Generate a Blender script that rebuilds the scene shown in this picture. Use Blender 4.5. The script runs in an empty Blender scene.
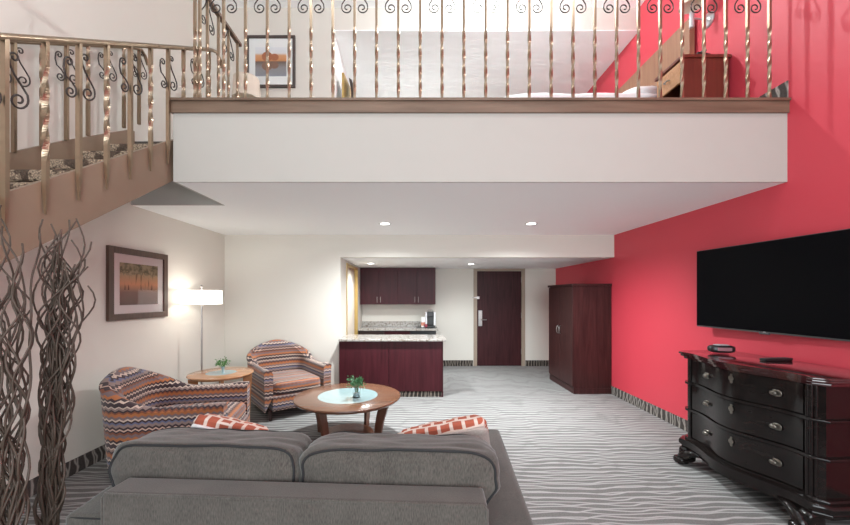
import bpy, bmesh, math, random
from mathutils import Vector, Matrix, noise
from math import pi, sin, cos, radians as R

S = bpy.context.scene
C = S.collection

# ------------------------------------------------------------------ camera
cam_d = bpy.data.cameras.new('camera')
cam = bpy.data.objects.new('camera', cam_d)
C.objects.link(cam)
cam.location = (0, 0, 1.51)
cam.rotation_euler = (R(90), 0, 0)
cam_d.sensor_width = 36
cam_d.lens = 365 / 850 * 36
cam_d.shift_x = 10 / 850
cam_d.shift_y = 33.5 / 850
cam_d.clip_start = 0.05
S.camera = cam

# ------------------------------------------------------------------ world, exposure
w = bpy.data.worlds.new('world')
S.world = w
w.use_nodes = True
bg = w.node_tree.nodes['Background']
bg.inputs[0].default_value = (0.80, 0.88, 1.0, 1)
bg.inputs[1].default_value = 1.2
S.view_settings.view_transform = 'Standard'
S.view_settings.look = 'None'
S.view_settings.gamma = 1
S.view_settings.use_curve_mapping = False
S.view_settings.exposure = 0.68
S.cycles.max_bounces = 10
S.cycles.diffuse_bounces = 6
S.cycles.sample_clamp_indirect = 6

def area(name, loc, rot, sx, sy, power, col=(1, 1, 1)):
    d = bpy.data.lights.new(name, 'AREA')
    d.shape = 'RECTANGLE'; d.size = sx; d.size_y = sy; d.energy = power; d.color = col
    o = bpy.data.objects.new(name, d); C.objects.link(o)
    o.location = loc; o.rotation_euler = rot
    return o
def point(name, loc, power, r=0.05, col=(.95, .985, 1)):
    d = bpy.data.lights.new(name, 'POINT')
    d.energy = power; d.shadow_soft_size = r; d.color = col
    o = bpy.data.objects.new(name, d); C.objects.link(o); o.location = loc
    return o
def spot(name, loc, power, ang=150, blend=.8, r=.06, col=(.93, .985, 1)):
    d = bpy.data.lights.new(name, 'SPOT')
    d.energy = power; d.spot_size = R(ang); d.spot_blend = blend; d.shadow_soft_size = r; d.color = col
    o = bpy.data.objects.new(name, d); C.objects.link(o); o.location = loc
    return o
# added fill at the unseen rear window, tilted up towards the low ceiling
area('rear_window_fill', (0.5, -2.40, 1.75), (R(108), 0, R(8)), 3.9, 2.9, 150, (.90, .985, 1))
# low ceiling and kitchenette downlights; the high spots are added, unseen fill
HIGH = [(-1.5, -0.4), (1.9, -0.4), (-1.2, 1.7), (1.9, 1.7)]
for q in HIGH:
    spot('high_fill_spot', (q[0], q[1], 5.36), 36, 150, .6, .10)
LOW = [(-0.385, 4.68), (1.49, 4.68)]
for q in LOW:
    spot('low_downlight', (q[0], q[1], 2.42), 310, 160, 1, .08)
KIT = [(1.03, 6.7), (-0.80, 6.6)]
for q in KIT:
    spot('kitchen_downlight', (q[0], q[1], 2.08), 92, 155, 1, .08)
point('loft_ceiling_lamp', (0.9, 4.3, 5.22), 78, .03)
point('alcove_fill', (0.2, 6.2, 3.75), 14, .15)  # added fill below the sightline, no lamp stands there
point('floor_lamp_bulb', (-2.63, 4.5, 1.50), 3.6, .04, (1, .96, .90))

# ------------------------------------------------------------------ materials
def new_mat(name):
    m = bpy.data.materials.new(name); m.use_nodes = True
    nt = m.node_tree
    return m, nt, nt.nodes['Principled BSDF']
def N(nt, typ, **kw):
    n = nt.nodes.new(typ)
    for k, v in kw.items():
        if k.startswith('i_'):
            n.inputs[k[2:].replace('_', ' ')].default_value = v
        else:
            setattr(n, k, v)
    return n
def c4(c): return (c[0], c[1], c[2], 1)
def lk(nt, a, b): nt.links.new(a, b)
def math_node(nt, op, a, b=None, c=None):
    n = nt.nodes.new('ShaderNodeMath'); n.operation = op
    for i, v in enumerate((a, b, c)):
        if v is None: continue
        if isinstance(v, (int, float)): n.inputs[i].default_value = v
        else: lk(nt, v, n.inputs[i])
    return n.outputs[0]
def mixc(nt, f, a, b):
    n = nt.nodes.new('ShaderNodeMix'); n.data_type = 'RGBA'
    if isinstance(f, (int, float)): n.inputs[0].default_value = f
    else: lk(nt, f, n.inputs[0])
    for s, v in ((6, a), (7, b)):
        if isinstance(v, tuple): n.inputs[s].default_value = c4(v)
        else: lk(nt, v, n.inputs[s])
    return n.outputs[2]
def ramp(nt, fac, stops, interp='LINEAR'):
    n = nt.nodes.new('ShaderNodeValToRGB'); cr = n.color_ramp; cr.interpolation = interp
    while len(cr.elements) < len(stops): cr.elements.new(.5)
    for e, (p, c) in zip(cr.elements, stops): e.position = p; e.color = c4(c)
    lk(nt, fac, n.inputs[0])
    return n.outputs[0]
def bump(nt, b, h, strength, dist=.01):
    n = nt.nodes.new('ShaderNodeBump'); n.inputs['Strength'].default_value = strength
    n.inputs['Distance'].default_value = dist
    lk(nt, h, n.inputs['Height']); lk(nt, n.outputs[0], b.inputs['Normal'])

def plain(name, col, rough=.5, metal=0.0, var=.06, scale=8, bmp=0, coat=0):
    m, nt, b = new_mat(name)
    tc = N(nt, 'ShaderNodeTexCoord')
    nz = N(nt, 'ShaderNodeTexNoise'); nz.inputs['Scale'].default_value = scale; nz.inputs['Detail'].default_value = 4
    lk(nt, tc.outputs['Object'], nz.inputs['Vector'])
    a = tuple(x * (1 - var) for x in col); d = tuple(min(1, x * (1 + var)) for x in col)
    lk(nt, mixc(nt, nz.outputs[0], a, d), b.inputs['Base Color'])
    b.inputs['Roughness'].default_value = rough
    b.inputs['Metallic'].default_value = metal
    if coat: b.inputs['Coat Weight'].default_value = coat; b.inputs['Coat Roughness'].default_value = .12
    if bmp: bump(nt, b, nz.outputs[0], bmp)
    return m
def wood(name, c1, c2, rough=.35, axis='Z', scale=3, coat=0, spec=.5):
    m, nt, b = new_mat(name)
    tc = N(nt, 'ShaderNodeTexCoord'); mp = N(nt, 'ShaderNodeMapping')
    s = [scale * 9] * 3; s['XYZ'.index(axis)] = scale * .7
    mp.inputs['Scale'].default_value = s
    lk(nt, tc.outputs['Object'], mp.inputs['Vector'])
    nz = N(nt, 'ShaderNodeTexNoise'); nz.inputs['Scale'].default_value = 1; nz.inputs['Detail'].default_value = 6
    nz.inputs['Distortion'].default_value = .6
    lk(nt, mp.outputs[0], nz.inputs['Vector'])
    lk(nt, ramp(nt, nz.outputs[0], [(.3, c1), (.7, c2)]), b.inputs['Base Color'])
    b.inputs['Roughness'].default_value = rough
    b.inputs['Specular IOR Level'].default_value = spec
    if coat: b.inputs['Coat Weight'].default_value = coat; b.inputs['Coat Roughness'].default_value = .1
    bump(nt, b, nz.outputs[0], .08, .003)
    return m
def carpet(name, across, along, base, line, sp=.085, wf=2.6):
    """wavy woven lines: contour bands of `across`, meandering along `along`"""
    m, nt, b = new_mat(name)
    tc = N(nt, 'ShaderNodeTexCoord'); sx = N(nt, 'ShaderNodeSeparateXYZ')
    lk(nt, tc.outputs['Object'], sx.inputs[0])
    ac, al = sx.outputs[across], sx.outputs[along]
    if across == 'XY':
        pass
    res = None
    for k in range(2):
        cb = N(nt, 'ShaderNodeCombineXYZ')
        lk(nt, math_node(nt, 'MULTIPLY', al, wf * (1 + k * .35)), cb.inputs[0])
        lk(nt, math_node(nt, 'MULTIPLY', ac, 1.6), cb.inputs[1])
        cb.inputs[2].default_value = 3.7 * k
        nz = N(nt, 'ShaderNodeTexNoise'); nz.inputs['Scale'].default_value = 1; nz.inputs['Detail'].default_value = 1.0
        lk(nt, cb.outputs[0], nz.inputs['Vector'])
        f = math_node(nt, 'ADD', math_node(nt, 'DIVIDE', ac, sp * (1.5 + .3 * k)), math_node(nt, 'MULTIPLY', nz.outputs[0], 1.7))
        fr = math_node(nt, 'ABSOLUTE', math_node(nt, 'SUBTRACT', math_node(nt, 'FRACT', f), .5))
        n = N(nt, 'ShaderNodeMapRange'); n.inputs['From Min'].default_value = .02; n.inputs['From Max'].default_value = .15
        n.inputs['To Min'].default_value = 1; n.inputs['To Max'].default_value = 0
        lk(nt, fr, n.inputs[0])
        res = n.outputs[0] if res is None else math_node(nt, 'MAXIMUM', res, n.outputs[0])
    fz = N(nt, 'ShaderNodeTexNoise'); fz.inputs['Scale'].default_value = 110; fz.inputs['Detail'].default_value = 2
    lk(nt, tc.outputs['Object'], fz.inputs['Vector'])
    b2 = mixc(nt, fz.outputs[0], tuple(x * .55 for x in base), tuple(x * 1.45 for x in base))
    l2 = mixc(nt, fz.outputs[0], tuple(x * .8 for x in line), tuple(min(1, x * 1.15) for x in line))
    lk(nt, mixc(nt, res, b2, l2), b.inputs['Base Color'])
    b.inputs['Roughness'].default_value = .95
    b.inputs['Specular IOR Level'].default_value = .1
    bump(nt, b, fz.outputs[0], .35, .004)
    return m
def fabric(name, c1, c2, scale=260, rough=.9):
    m, nt, b = new_mat(name)
    tc = N(nt, 'ShaderNodeTexCoord'); mp = N(nt, 'ShaderNodeMapping')
    mp.inputs['Scale'].default_value = (scale, scale, scale * .22)
    lk(nt, tc.outputs['Object'], mp.inputs['Vector'])
    nz = N(nt, 'ShaderNodeTexNoise'); nz.inputs['Scale'].default_value = 1; nz.inputs['Detail'].default_value = 3
    lk(nt, mp.outputs[0], nz.inputs['Vector'])
    n2 = N(nt, 'ShaderNodeTexNoise'); n2.inputs['Scale'].default_value = 7
    lk(nt, tc.outputs['Object'], n2.inputs['Vector'])
    f = math_node(nt, 'ADD', math_node(nt, 'MULTIPLY', nz.outputs[0], .7), math_node(nt, 'MULTIPLY', n2.outputs[0], .3))
    lk(nt, ramp(nt, f, [(.35, c1), (.65, c2)]), b.inputs['Base Color'])
    b.inputs['Roughness'].default_value = rough
    b.inputs['Specular IOR Level'].default_value = .2
    b.inputs['Sheen Weight'].default_value = .25
    bump(nt, b, nz.outputs[0], .25, .002)
    return m
def zigzag(name):
    m, nt, b = new_mat(name)
    uv = N(nt, 'ShaderNodeUVMap'); sx = N(nt, 'ShaderNodeSeparateXYZ'); lk(nt, uv.outputs[0], sx.inputs[0])
    tri = math_node(nt, 'ABSOLUTE', math_node(nt, 'SUBTRACT', math_node(nt, 'FRACT', math_node(nt, 'MULTIPLY', sx.outputs[0], 21.0)), .5))
    v = math_node(nt, 'ADD', sx.outputs[1], math_node(nt, 'MULTIPLY', tri, .030))
    f = math_node(nt, 'FRACT', math_node(nt, 'MULTIPLY', v, 1 / .33))
    dk = (.050, .032, .036); cr = (.58, .46, .38); og = (.40, .145, .055); mv = (.18, .13, .135); bl = (.13, .14, .23)
    rs = (.22, .080, .045); tp = (.26, .19, .17); pk = (.58, .40, .32)
    seq = [dk, cr, dk, og, mv, rs, dk, pk, dk, tp, bl, dk, cr, mv, og, rs, dk, tp, cr, dk]
    wd = [1, .7, 1, 1.4, 1.3, .9, .8, .7, 1, 1.2, .8, .9, .7, 1.2, 1.4, .8, .8, 1.0, .6, .9]
    tot = sum(wd); p = 0; stops = []
    for c_, w_ in zip(seq, wd): stops.append((p, c_)); p += w_ / tot
    col = ramp(nt, f, stops, 'CONSTANT')
    tc = N(nt, 'ShaderNodeTexCoord'); nz = N(nt, 'ShaderNodeTexNoise'); nz.inputs['Scale'].default_value = 220
    lk(nt, tc.outputs['Object'], nz.inputs['Vector'])
    mm = N(nt, 'ShaderNodeMix'); mm.data_type = 'RGBA'; mm.blend_type = 'OVERLAY'; mm.inputs[0].default_value = .25
    lk(nt, col, mm.inputs[6]); lk(nt, nz.outputs[1], mm.inputs[7])
    lk(nt, col, b.inputs['Base Color'])
    b.inputs['Roughness'].default_value = .85; b.inputs['Specular IOR Level'].default_value = .25
    b.inputs['Sheen Weight'].default_value = .2
    bump(nt, b, nz.outputs[0], .2, .002)
    return m
def granite(name):
    m, nt, b = new_mat(name)
    tc = N(nt, 'ShaderNodeTexCoord')
    n1 = N(nt, 'ShaderNodeTexVoronoi'); n1.inputs['Scale'].default_value = 38
    lk(nt, tc.outputs['Object'], n1.inputs['Vector'])
    n2 = N(nt, 'ShaderNodeTexNoise'); n2.inputs['Scale'].default_value = 26; n2.inputs['Detail'].default_value = 6
    lk(nt, tc.outputs['Object'], n2.inputs['Vector'])
    f = math_node(nt, 'ADD', math_node(nt, 'MULTIPLY', n1.outputs['Distance'], .5), math_node(nt, 'MULTIPLY', n2.outputs[0], .7))
    lk(nt, ramp(nt, f, [(.33, (.08, .06, .045)), (.47, (.22, .185, .155)), (.66, (.38, .36, .335))]), b.inputs['Base Color'])
    b.inputs['Roughness'].default_value = .18
    return m
def emis(name, col, st):
    m, nt, b = new_mat(name)
    b.inputs['Base Color'].default_value = c4(col)
    b.inputs['Emission Color'].default_value = c4(col); b.inputs['Emission Strength'].default_value = st
    return m
def glass(name, col=(.95, 1, 1), rough=.02):
    m, nt, b = new_mat(name)
    b.inputs['Base Color'].default_value = c4(col); b.inputs['Roughness'].default_value = rough
    b.inputs['Transmission Weight'].default_value = 1; b.inputs['IOR'].default_value = 1.45
    return m

M = {}
M['wall'] = plain('beige_paint', (.67, .645, .585), .75, var=.015, scale=1.5)
M['red'] = plain('red_paint', (.60, .052, .078), .48, var=.03, scale=1.5)
M['ceil'] = plain('white_ceiling_paint', (.93, .95, .95), .85, var=.01, scale=1.2)
M['fascia'] = plain('cream_fascia_paint', (.415, .40, .365), .7, var=.015)
M['carpet'] = carpet('waved_carpet', 'Y', 'X', (.150, .147, .143), (.37, .366, .358), .045, 2.4)
M['base_x'] = carpet('carpet_base_x', 'X', 'Z', (.035, .030, .027), (.24, .21, .18), .035, 5)
M['base_y'] = carpet('carpet_base_y', 'Y', 'Z', (.065, .056, .052), (.34, .31, .28), .05, 5)
M['loftcarpet'] = carpet('loft_carpet', 'Y', 'X', (.10, .085, .075), (.35, .31, .27), .085)
M['cap'] = wood('railing_cap_wood', (.10, .062, .040), (.19, .125, .085), .45, 'X', 2)
M['cherry'] = wood('dark_cherry', (.036, .0065, .0095), (.062, .011, .016), .38, 'Z', 2.5, spec=.2)
M['cherry_x'] = wood('dark_cherry_x', (.036, .0065, .0095), (.062, .011, .016), .38, 'X', 2.5)
M['door'] = wood('door_mahogany', (.028, .0075, .009), (.055, .015, .017), .4, 'Z', 3, spec=.2)
M['wardrobe'] = wood('wardrobe_mahogany', (.030, .010, .010), (.058, .020, .019), .33, 'Z', 3, spec=.2)
M['tan'] = plain('door_frame_paint', (.33, .26, .20), .5)
M['granite'] = granite('speckled_granite')
M['table'] = wood('walnut_table', (.115, .050, .027), (.20, .092, .050), .22, 'X', 2.5, coat=.3)
M['tleg'] = wood('walnut_leg', (.10, .040, .022), (.19, .085, .048), .3, 'Z', 2.5)
M['sidewood'] = wood('honey_wood', (.36, .17, .075), (.52, .27, .13), .22, 'X', 2.5, coat=.3)
M['black'] = wood('black_lacquer', (.006, .005, .005), (.014, .010, .009), .15, 'X', 3, coat=.25, spec=.22)
M['blacktop'] = wood('black_lacquer_top', (.025, .008, .009), (.05, .014, .014), .10, 'X', 3, coat=.8)
M['gold'] = plain('champagne_metal', (.31, .235, .165), .30, .90, .10, 30)
M['string'] = plain('bronze_paint', (.29, .21, .15), .40, .35, .15, 3)
M['iron'] = plain('dark_iron', (.05, .042, .038), .4, .6)
M['sofa'] = fabric('grey_sofa_fabric', (.046, .041, .036), (.094, .085, .074))
M['piping'] = plain('dark_piping', (.012, .012, .013), .8)
M['zig'] = zigzag('zigzag_upholstery')
M['espresso'] = plain('espresso_leg', (.035, .016, .014), .35)
M['twig'] = plain('twisted_branch_bark', (.060, .040, .028), .6, var=.4, scale=20)
M['leaf'] = plain('plant_green', (.06, .22, .035), .5, var=.45, scale=40)
M['leafb'] = plain('plant_sage_green', (.07, .22, .09), .5, var=.5, scale=40)
M['glass'] = glass('clear_glass', (.93, .98, 1))
M['frost'] = plain('frosted_glass_insert', (.29, .41, .42), .08, var=.12, scale=14, coat=.6)
M['nickel'] = plain('brushed_nickel', (.42, .41, .40), .28, 1)
M['antique'] = plain('antique_pewter', (.20, .185, .16), .3, .9, .25, 60)
M['white'] = plain('white_linen', (.80, .80, .80), .8, var=.03)
M['mat'] = plain('picture_mat', (.90, .90, .88), .3, var=.01)
M['frame'] = wood('picture_frame_wood', (.055, .028, .020), (.10, .055, .038), .4, 'Z', 4)
M['darkframe'] = plain('charcoal_frame', (.065, .05, .045), .5)
M['screen'] = plain('black_screen', (.003, .003, .004), .32, var=0)
M['screen'].node_tree.nodes['Principled BSDF'].inputs['Specular IOR Level'].default_value = .04
M['plastic'] = plain('black_plastic', (.012, .012, .013), .35)
M['bezel'] = plain('grey_bezel', (.10, .10, .105), .35, .5)
M['shade'] = None
M['cream'] = plain('cream_fabric', (.70, .62, .52), .85)
M['tread'] = None
M['coral'] = None
M['taupe'] = fabric('taupe_pillow', (.34, .30, .27), (.46, .41, .37))
M['brass'] = plain('brass_frame', (.55, .38, .14), .35, .7)
M['can'] = emis('lit_downlight', (1, .97, .92), 9)
M['panel'] = wood('headboard_wood', (.24, .12, .07), (.33, .18, .11), .45, 'Z', 2)
M['night'] = wood('nightstand_wood', (.10, .022, .014), (.16, .036, .022), .3, 'Z', 2.5)
M['silver'] = plain('silver_plastic', (.55, .55, .56), .3, .4)

def shade_mat():
    m, nt, b = new_mat('lit_lamp_shade')
    b.inputs['Base Color'].default_value = (.9, .88, .84, 1)
    b.inputs['Emission Color'].default_value = (1, .95, .86, 1); b.inputs['Emission Strength'].default_value = 1.5
    b.inputs['Roughness'].default_value = .9
    return m
M['shade'] = shade_mat()

def tread_mat():
    m, nt, b = new_mat('woven_tread_carpet')
    tc = N(nt, 'ShaderNodeTexCoord')
    n1 = N(nt, 'ShaderNodeTexNoise'); n1.inputs['Scale'].default_value = 6.5; n1.inputs['Detail'].default_value = 1
    lk(nt, tc.outputs['Object'], n1.inputs['Vector'])
    vo = N(nt, 'ShaderNodeTexVoronoi'); vo.inputs['Scale'].default_value = 75
    lk(nt, tc.outputs['Object'], vo.inputs['Vector'])
    col = ramp(nt, n1.outputs[0], [(.47, (.13, .09, .062)), (.50, (.62, .48, .34))])
    dk = mixc(nt, math_node(nt, 'MULTIPLY', vo.outputs['Distance'], 1.1), col, (.06, .04, .03))
    lk(nt, dk, b.inputs['Base Color']); b.inputs['Roughness'].default_value = .95
    bump(nt, b, vo.outputs['Distance'], .8, .01)
    return m
M['tread'] = tread_mat()

def coral_mat(name, cw, cc):
    m, nt, b = new_mat(name)
    tc = N(nt, 'ShaderNodeTexCoord'); mp = N(nt, 'ShaderNodeMapping'); mp.inputs['Scale'].default_value = (10, 10, 16)
    lk(nt, tc.outputs['Object'], mp.inputs['Vector'])
    br = N(nt, 'ShaderNodeTexBrick')
    br.inputs['Color1'].default_value = c4(cc); br.inputs['Color2'].default_value = c4(tuple(x * .8 for x in cc))
    br.inputs['Mortar'].default_value = c4(cw); br.inputs['Scale'].default_value = 1
    br.inputs['Mortar Size'].default_value = .09; br.inputs['Brick Width'].default_value = .62; br.inputs['Row Height'].default_value = .55
    sw = N(nt, 'ShaderNodeSeparateXYZ'); cb = N(nt, 'ShaderNodeCombineXYZ')
    lk(nt, mp.outputs[0], sw.inputs[0]); lk(nt, sw.outputs[0], cb.inputs[0]); lk(nt, sw.outputs[2], cb.inputs[1])
    lk(nt, cb.outputs[0], br.inputs['Vector'])
    lk(nt, br.outputs[0], b.inputs['Base Color']); b.inputs['Roughness'].default_value = .9
    return m
M['coral'] = coral_mat('coral_brick_weave', (.66, .54, .47), (.42, .10, .055))

def forest_mat():
    m, nt, b = new_mat('forest_print')
    tc = N(nt, 'ShaderNodeTexCoord'); sx = N(nt, 'ShaderNodeSeparateXYZ'); lk(nt, tc.outputs['Generated'], sx.inputs[0])
    mp = N(nt, 'ShaderNodeMapping'); mp.inputs['Scale'].default_value = (16, 1, 1.6)
    lk(nt, tc.outputs['Generated'], mp.inputs['Vector'])
    n1 = N(nt, 'ShaderNodeTexNoise'); n1.inputs['Scale'].default_value = 1; n1.inputs['Detail'].default_value = 3
    lk(nt, mp.outputs[0], n1.inputs['Vector'])
    n2 = N(nt, 'ShaderNodeTexNoise'); n2.inputs['Scale'].default_value = 9; n2.inputs['Detail'].default_value = 5
    lk(nt, tc.outputs['Generated'], n2.inputs['Vector'])
    g = ramp(nt, sx.outputs[2], [(0, (.20, .13, .11)), (.30, (.34, .21, .16)), (.5, (.85, .48, .24)), (.72, (.66, .52, .28)), (1, (.34, .34, .18))])
    t = ramp(nt, n1.outputs[0], [(.56, (1, 1, 1)), (.66, (.36, .27, .20))])
    mm = N(nt, 'ShaderNodeMix'); mm.data_type = 'RGBA'; mm.blend_type = 'MULTIPLY'
    up = math_node(nt, 'GREATER_THAN', sx.outputs[2], .36); lk(nt, up, mm.inputs[0])
    lk(nt, g, mm.inputs[6]); lk(nt, t, mm.inputs[7])
    lf = ramp(nt, n2.outputs[0], [(.40, (.10, .12, .05)), (.60, (.55, .50, .30))])
    msk = math_node(nt, 'MULTIPLY', math_node(nt, 'GREATER_THAN', math_node(nt, 'ADD', sx.outputs[2], math_node(nt, 'MULTIPLY', n2.outputs[0], .5)), .98), .75)
    lk(nt, mixc(nt, msk, mm.outputs[2], lf), b.inputs['Base Color'])
    b.inputs['Roughness'].default_value = .5
    return m
M['forest'] = forest_mat()
def lake_mat():
    m, nt, b = new_mat('autumn_lake_print')
    tc = N(nt, 'ShaderNodeTexCoord'); sx = N(nt, 'ShaderNodeSeparateXYZ'); lk(nt, tc.outputs['Generated'], sx.inputs[0])
    z = sx.outputs[2]; x = sx.outputs[0]
    base = ramp(nt, z, [(0, (.34, .36, .40)), (.3, (.36, .33, .33)), (.5, (.20, .14, .11)), (.54, (.72, .33, .14)), (.72, (.75, .42, .22)), (.80, (.80, .80, .80)), (1, (.83, .84, .86))])
    # round tree crowns over their reflections
    def blob(cx, cz, rx, rz):
        dx = math_node(nt, 'DIVIDE', math_node(nt, 'SUBTRACT', x, cx), rx); dz = math_node(nt, 'DIVIDE', math_node(nt, 'SUBTRACT', z, cz), rz)
        return math_node(nt, 'LESS_THAN', math_node(nt, 'ADD', math_node(nt, 'MULTIPLY', dx, dx), math_node(nt, 'MULTIPLY', dz, dz)), 1)
    up = math_node(nt, 'MAXIMUM', blob(.38, .68, .17, .17), blob(.62, .66, .13, .12))
    dn = math_node(nt, 'MAXIMUM', blob(.38, .36, .17, .16), blob(.62, .38, .13, .12))
    c1 = mixc(nt, dn, base, (.30, .17, .12))
    lk(nt, mixc(nt, up, c1, (.50, .19, .09)), b.inputs['Base Color'])
    b.inputs['Roughness'].default_value = .5
    return m
M['lake'] = lake_mat()
def picglass():
    m, nt, b = new_mat('picture_glazing')
    tr = N(nt, 'ShaderNodeBsdfTransparent'); gl = N(nt, 'ShaderNodeBsdfGlossy'); gl.inputs['Roughness'].default_value = .01
    fr = N(nt, 'ShaderNodeFresnel'); fr.inputs[0].default_value = 1.35
    mx = N(nt, 'ShaderNodeMixShader'); lk(nt, fr.outputs[0], mx.inputs[0]); lk(nt, tr.outputs[0], mx.inputs[1]); lk(nt, gl.outputs[0], mx.inputs[2])
    lk(nt, mx.outputs[0], nt.nodes['Material Output'].inputs[0])
    return m
M['glaze'] = picglass()

# ------------------------------------------------------------------ mesh helpers
class MB:
    def __init__(s): s.bm = bmesh.new(); s.uv = None
    def box(s, x0, x1, y0, y1, z0, z1, bev=0, seg=2):
        vs = [s.bm.verts.new(p) for p in ((x0, y0, z0), (x1, y0, z0), (x1, y1, z0), (x0, y1, z0), (x0, y0, z1), (x1, y0, z1), (x1, y1, z1), (x0, y1, z1))]
        fs = [s.bm.faces.new([vs[i] for i in q]) for q in ((3, 2, 1, 0), (4, 5, 6, 7), (0, 1, 5, 4), (1, 2, 6, 5), (2, 3, 7, 6), (3, 0, 4, 7))]
        if bev:
            es = list({e for f in fs for e in f.edges})
            bmesh.ops.bevel(s.bm, geom=es, offset=bev, segments=seg, affect='EDGES', profile=.6)
        return s
    def prism(s, pts, z0, z1, bev=0):
        a = [s.bm.verts.new((p[0], p[1], z0)) for p in pts]; b = [s.bm.verts.new((p[0], p[1], z1)) for p in pts]
        n = len(pts)
        fs = [s.bm.faces.new(a[::-1]), s.bm.faces.new(b)]
        for i in range(n): fs.append(s.bm.faces.new((a[i], a[(i + 1) % n], b[(i + 1) % n], b[i])))
        if bev:
            es = [e for f in fs[:2] for e in f.edges]
            bmesh.ops.bevel(s.bm, geom=es, offset=bev, segments=3, affect='EDGES', profile=.5)
        return s
    def extr(s, pts, axis, a0, a1):
        """polygon in the plane across `axis`, extruded along it"""
        def mk(p, a):
            return {'X': (a, p[0], p[1]), 'Y': (p[0], a, p[1])}[axis]
        a = [s.bm.verts.new(mk(p, a0)) for p in pts]; b = [s.bm.verts.new(mk(p, a1)) for p in pts]
        n = len(pts)
        s.bm.faces.new(a[::-1]); s.bm.faces.new(b)
        for i in range(n): s.bm.faces.new((a[i], a[(i + 1) % n], b[(i + 1) % n], b[i]))
        return s
    def lathe(s, prof, c=(0, 0), n=32, sy=1, closed=False):
        """prof: list of (r, z)"""
        rings = []
        for r, z in prof:
            if r < 1e-6: rings.append([s.bm.verts.new((c[0], c[1], z))])
            else: rings.append([s.bm.verts.new((c[0] + r * cos(2 * pi * i / n), c[1] + sy * r * sin(2 * pi * i / n), z)) for i in range(n)])
        for a, b in zip(rings, rings[1:] + (rings[:1] if closed else [])):
            for i in range(n):
                j = (i + 1) % n
                if len(a) == 1 and len(b) == 1: continue
                if len(a) == 1: s.bm.faces.new((a[0], b[j], b[i]))
                elif len(b) == 1: s.bm.faces.new((a[i], a[j], b[0]))
                else: s.bm.faces.new((a[i], a[j], b[j], b[i]))
        for rg, fl in ((rings[0], True), (rings[-1], False)):
            if not closed and len(rg) > 1: s.bm.faces.new(rg[::-1] if fl else rg)
        return s
    def tube(s, pts, r, n=8, closed=False, up=None):
        pts = [Vector(p) for p in pts]; m = len(pts)
        rr = r if isinstance(r, (list, tuple)) else [r] * m
        rings = []; prev = None
        for i in range(m):
            if closed: t = pts[(i + 1) % m] - pts[i - 1]
            else: t = pts[min(i + 1, m - 1)] - pts[max(i - 1, 0)]
            t.normalize()
            if prev is None:
                u = up or (Vector((0, 0, 1)) if abs(t.z) < .9 else Vector((1, 0, 0)))
                u = Vector(u)
            else: u = prev
            u = (u - t * u.dot(t)).normalized(); prev = u
            v = t.cross(u)
            rings.append([s.bm.verts.new(pts[i] + (u * cos(2 * pi * k / n) + v * sin(2 * pi * k / n)) * rr[i]) for k in range(n)])
        rng = range(m) if closed else range(m - 1)
        for i in rng:
            a = rings[i]; b = rings[(i + 1) % m]
            for k in range(n):
                j = (k + 1) % n
                s.bm.faces.new((a[k], a[j], b[j], b[k]))
        if not closed:
            s.bm.faces.new(rings[0][::-1]); s.bm.faces.new(rings[-1])
        return s
    def rod(s, a, b, r, n=12): return s.tube([a, b], r, n)
    def bar(s, z0, z1, tw0, tw1, w, x=0, y=0, turns=3.0, d=None, taper=0):
        """square bar with a twisted middle; taper: the foot narrows over this height"""
        d = d or w
        zs = [z0]
        if taper: zs += [z0 + taper]
        nseg = 40
        zs += [tw0 + (tw1 - tw0) * i / nseg for i in range(nseg + 1)] + [z1]
        rings = []
        for z in zs:
            t = min(1, max(0, (z - tw0) / (tw1 - tw0))) if tw1 > tw0 else 0
            a = t * turns * pi
            k = .35 if (taper and z == z0) else 1
            rings.append([s.bm.verts.new((x + (cx * w / 2 * k) * cos(a) - cy * d / 2 * k * sin(a), y + cx * w / 2 * k * sin(a) + cy * d / 2 * k * cos(a), z)) for cx, cy in ((-1, -1), (1, -1), (1, 1), (-1, 1))])
        for a, b in zip(rings, rings[1:]):
            for i in range(4):
                j = (i + 1) % 4
                s.bm.faces.new((a[i], a[j], b[j], b[i]))
        s.bm.faces.new(rings[0][::-1]); s.bm.faces.new(rings[-1])
        return s
    def soft(s, a, b, c, k=6, n=12, loc=(0, 0, 0), wr=0, seed=0, pinch=0):
        """upholstered block: superellipsoid of half sizes a, b, c"""
        key = {}
        def V(p):
            q = tuple(round(x, 5) for x in p)
            if q in key: return key[q]
            nn = (abs(p[0]) ** k + abs(p[1]) ** k + abs(p[2]) ** k) ** (1 / k)
            x, y, z = (p[0] / nn, p[1] / nn, p[2] / nn)
            if pinch:
                f = 1 - pinch * (max(abs(x), abs(z)) ** 4)
                y *= max(.12, f)
            v = Vector((x * a, y * b, z * c))
            if wr: v += Vector((x, y, z)) * noise.noise(Vector((x * 3 + seed, y * 3, z * 4 + seed))) * wr
            key[q] = s.bm.verts.new(v + Vector(loc))
            return key[q]
        g = [math.tan((-1 + 2 * i / n) * pi / 4) for i in range(n + 1)]
        for ax in range(3):
            for sg in (-1, 1):
                for i in range(n):
                    for j in range(n):
                        qs = []
                        for (u, v) in ((g[i], g[j]), (g[i + 1], g[j]), (g[i + 1], g[j + 1]), (g[i], g[j + 1])):
                            p = [0, 0, 0]; p[ax] = sg; p[(ax + 1) % 3] = u; p[(ax + 2) % 3] = v
                            qs.append(V(p))
                        if sg < 0: qs = qs[::-1]
                        s.bm.faces.new(qs)
        return s
    def xf(s, mat):
        bmesh.ops.transform(s.bm, matrix=mat, verts=s.bm.verts); return s
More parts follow.
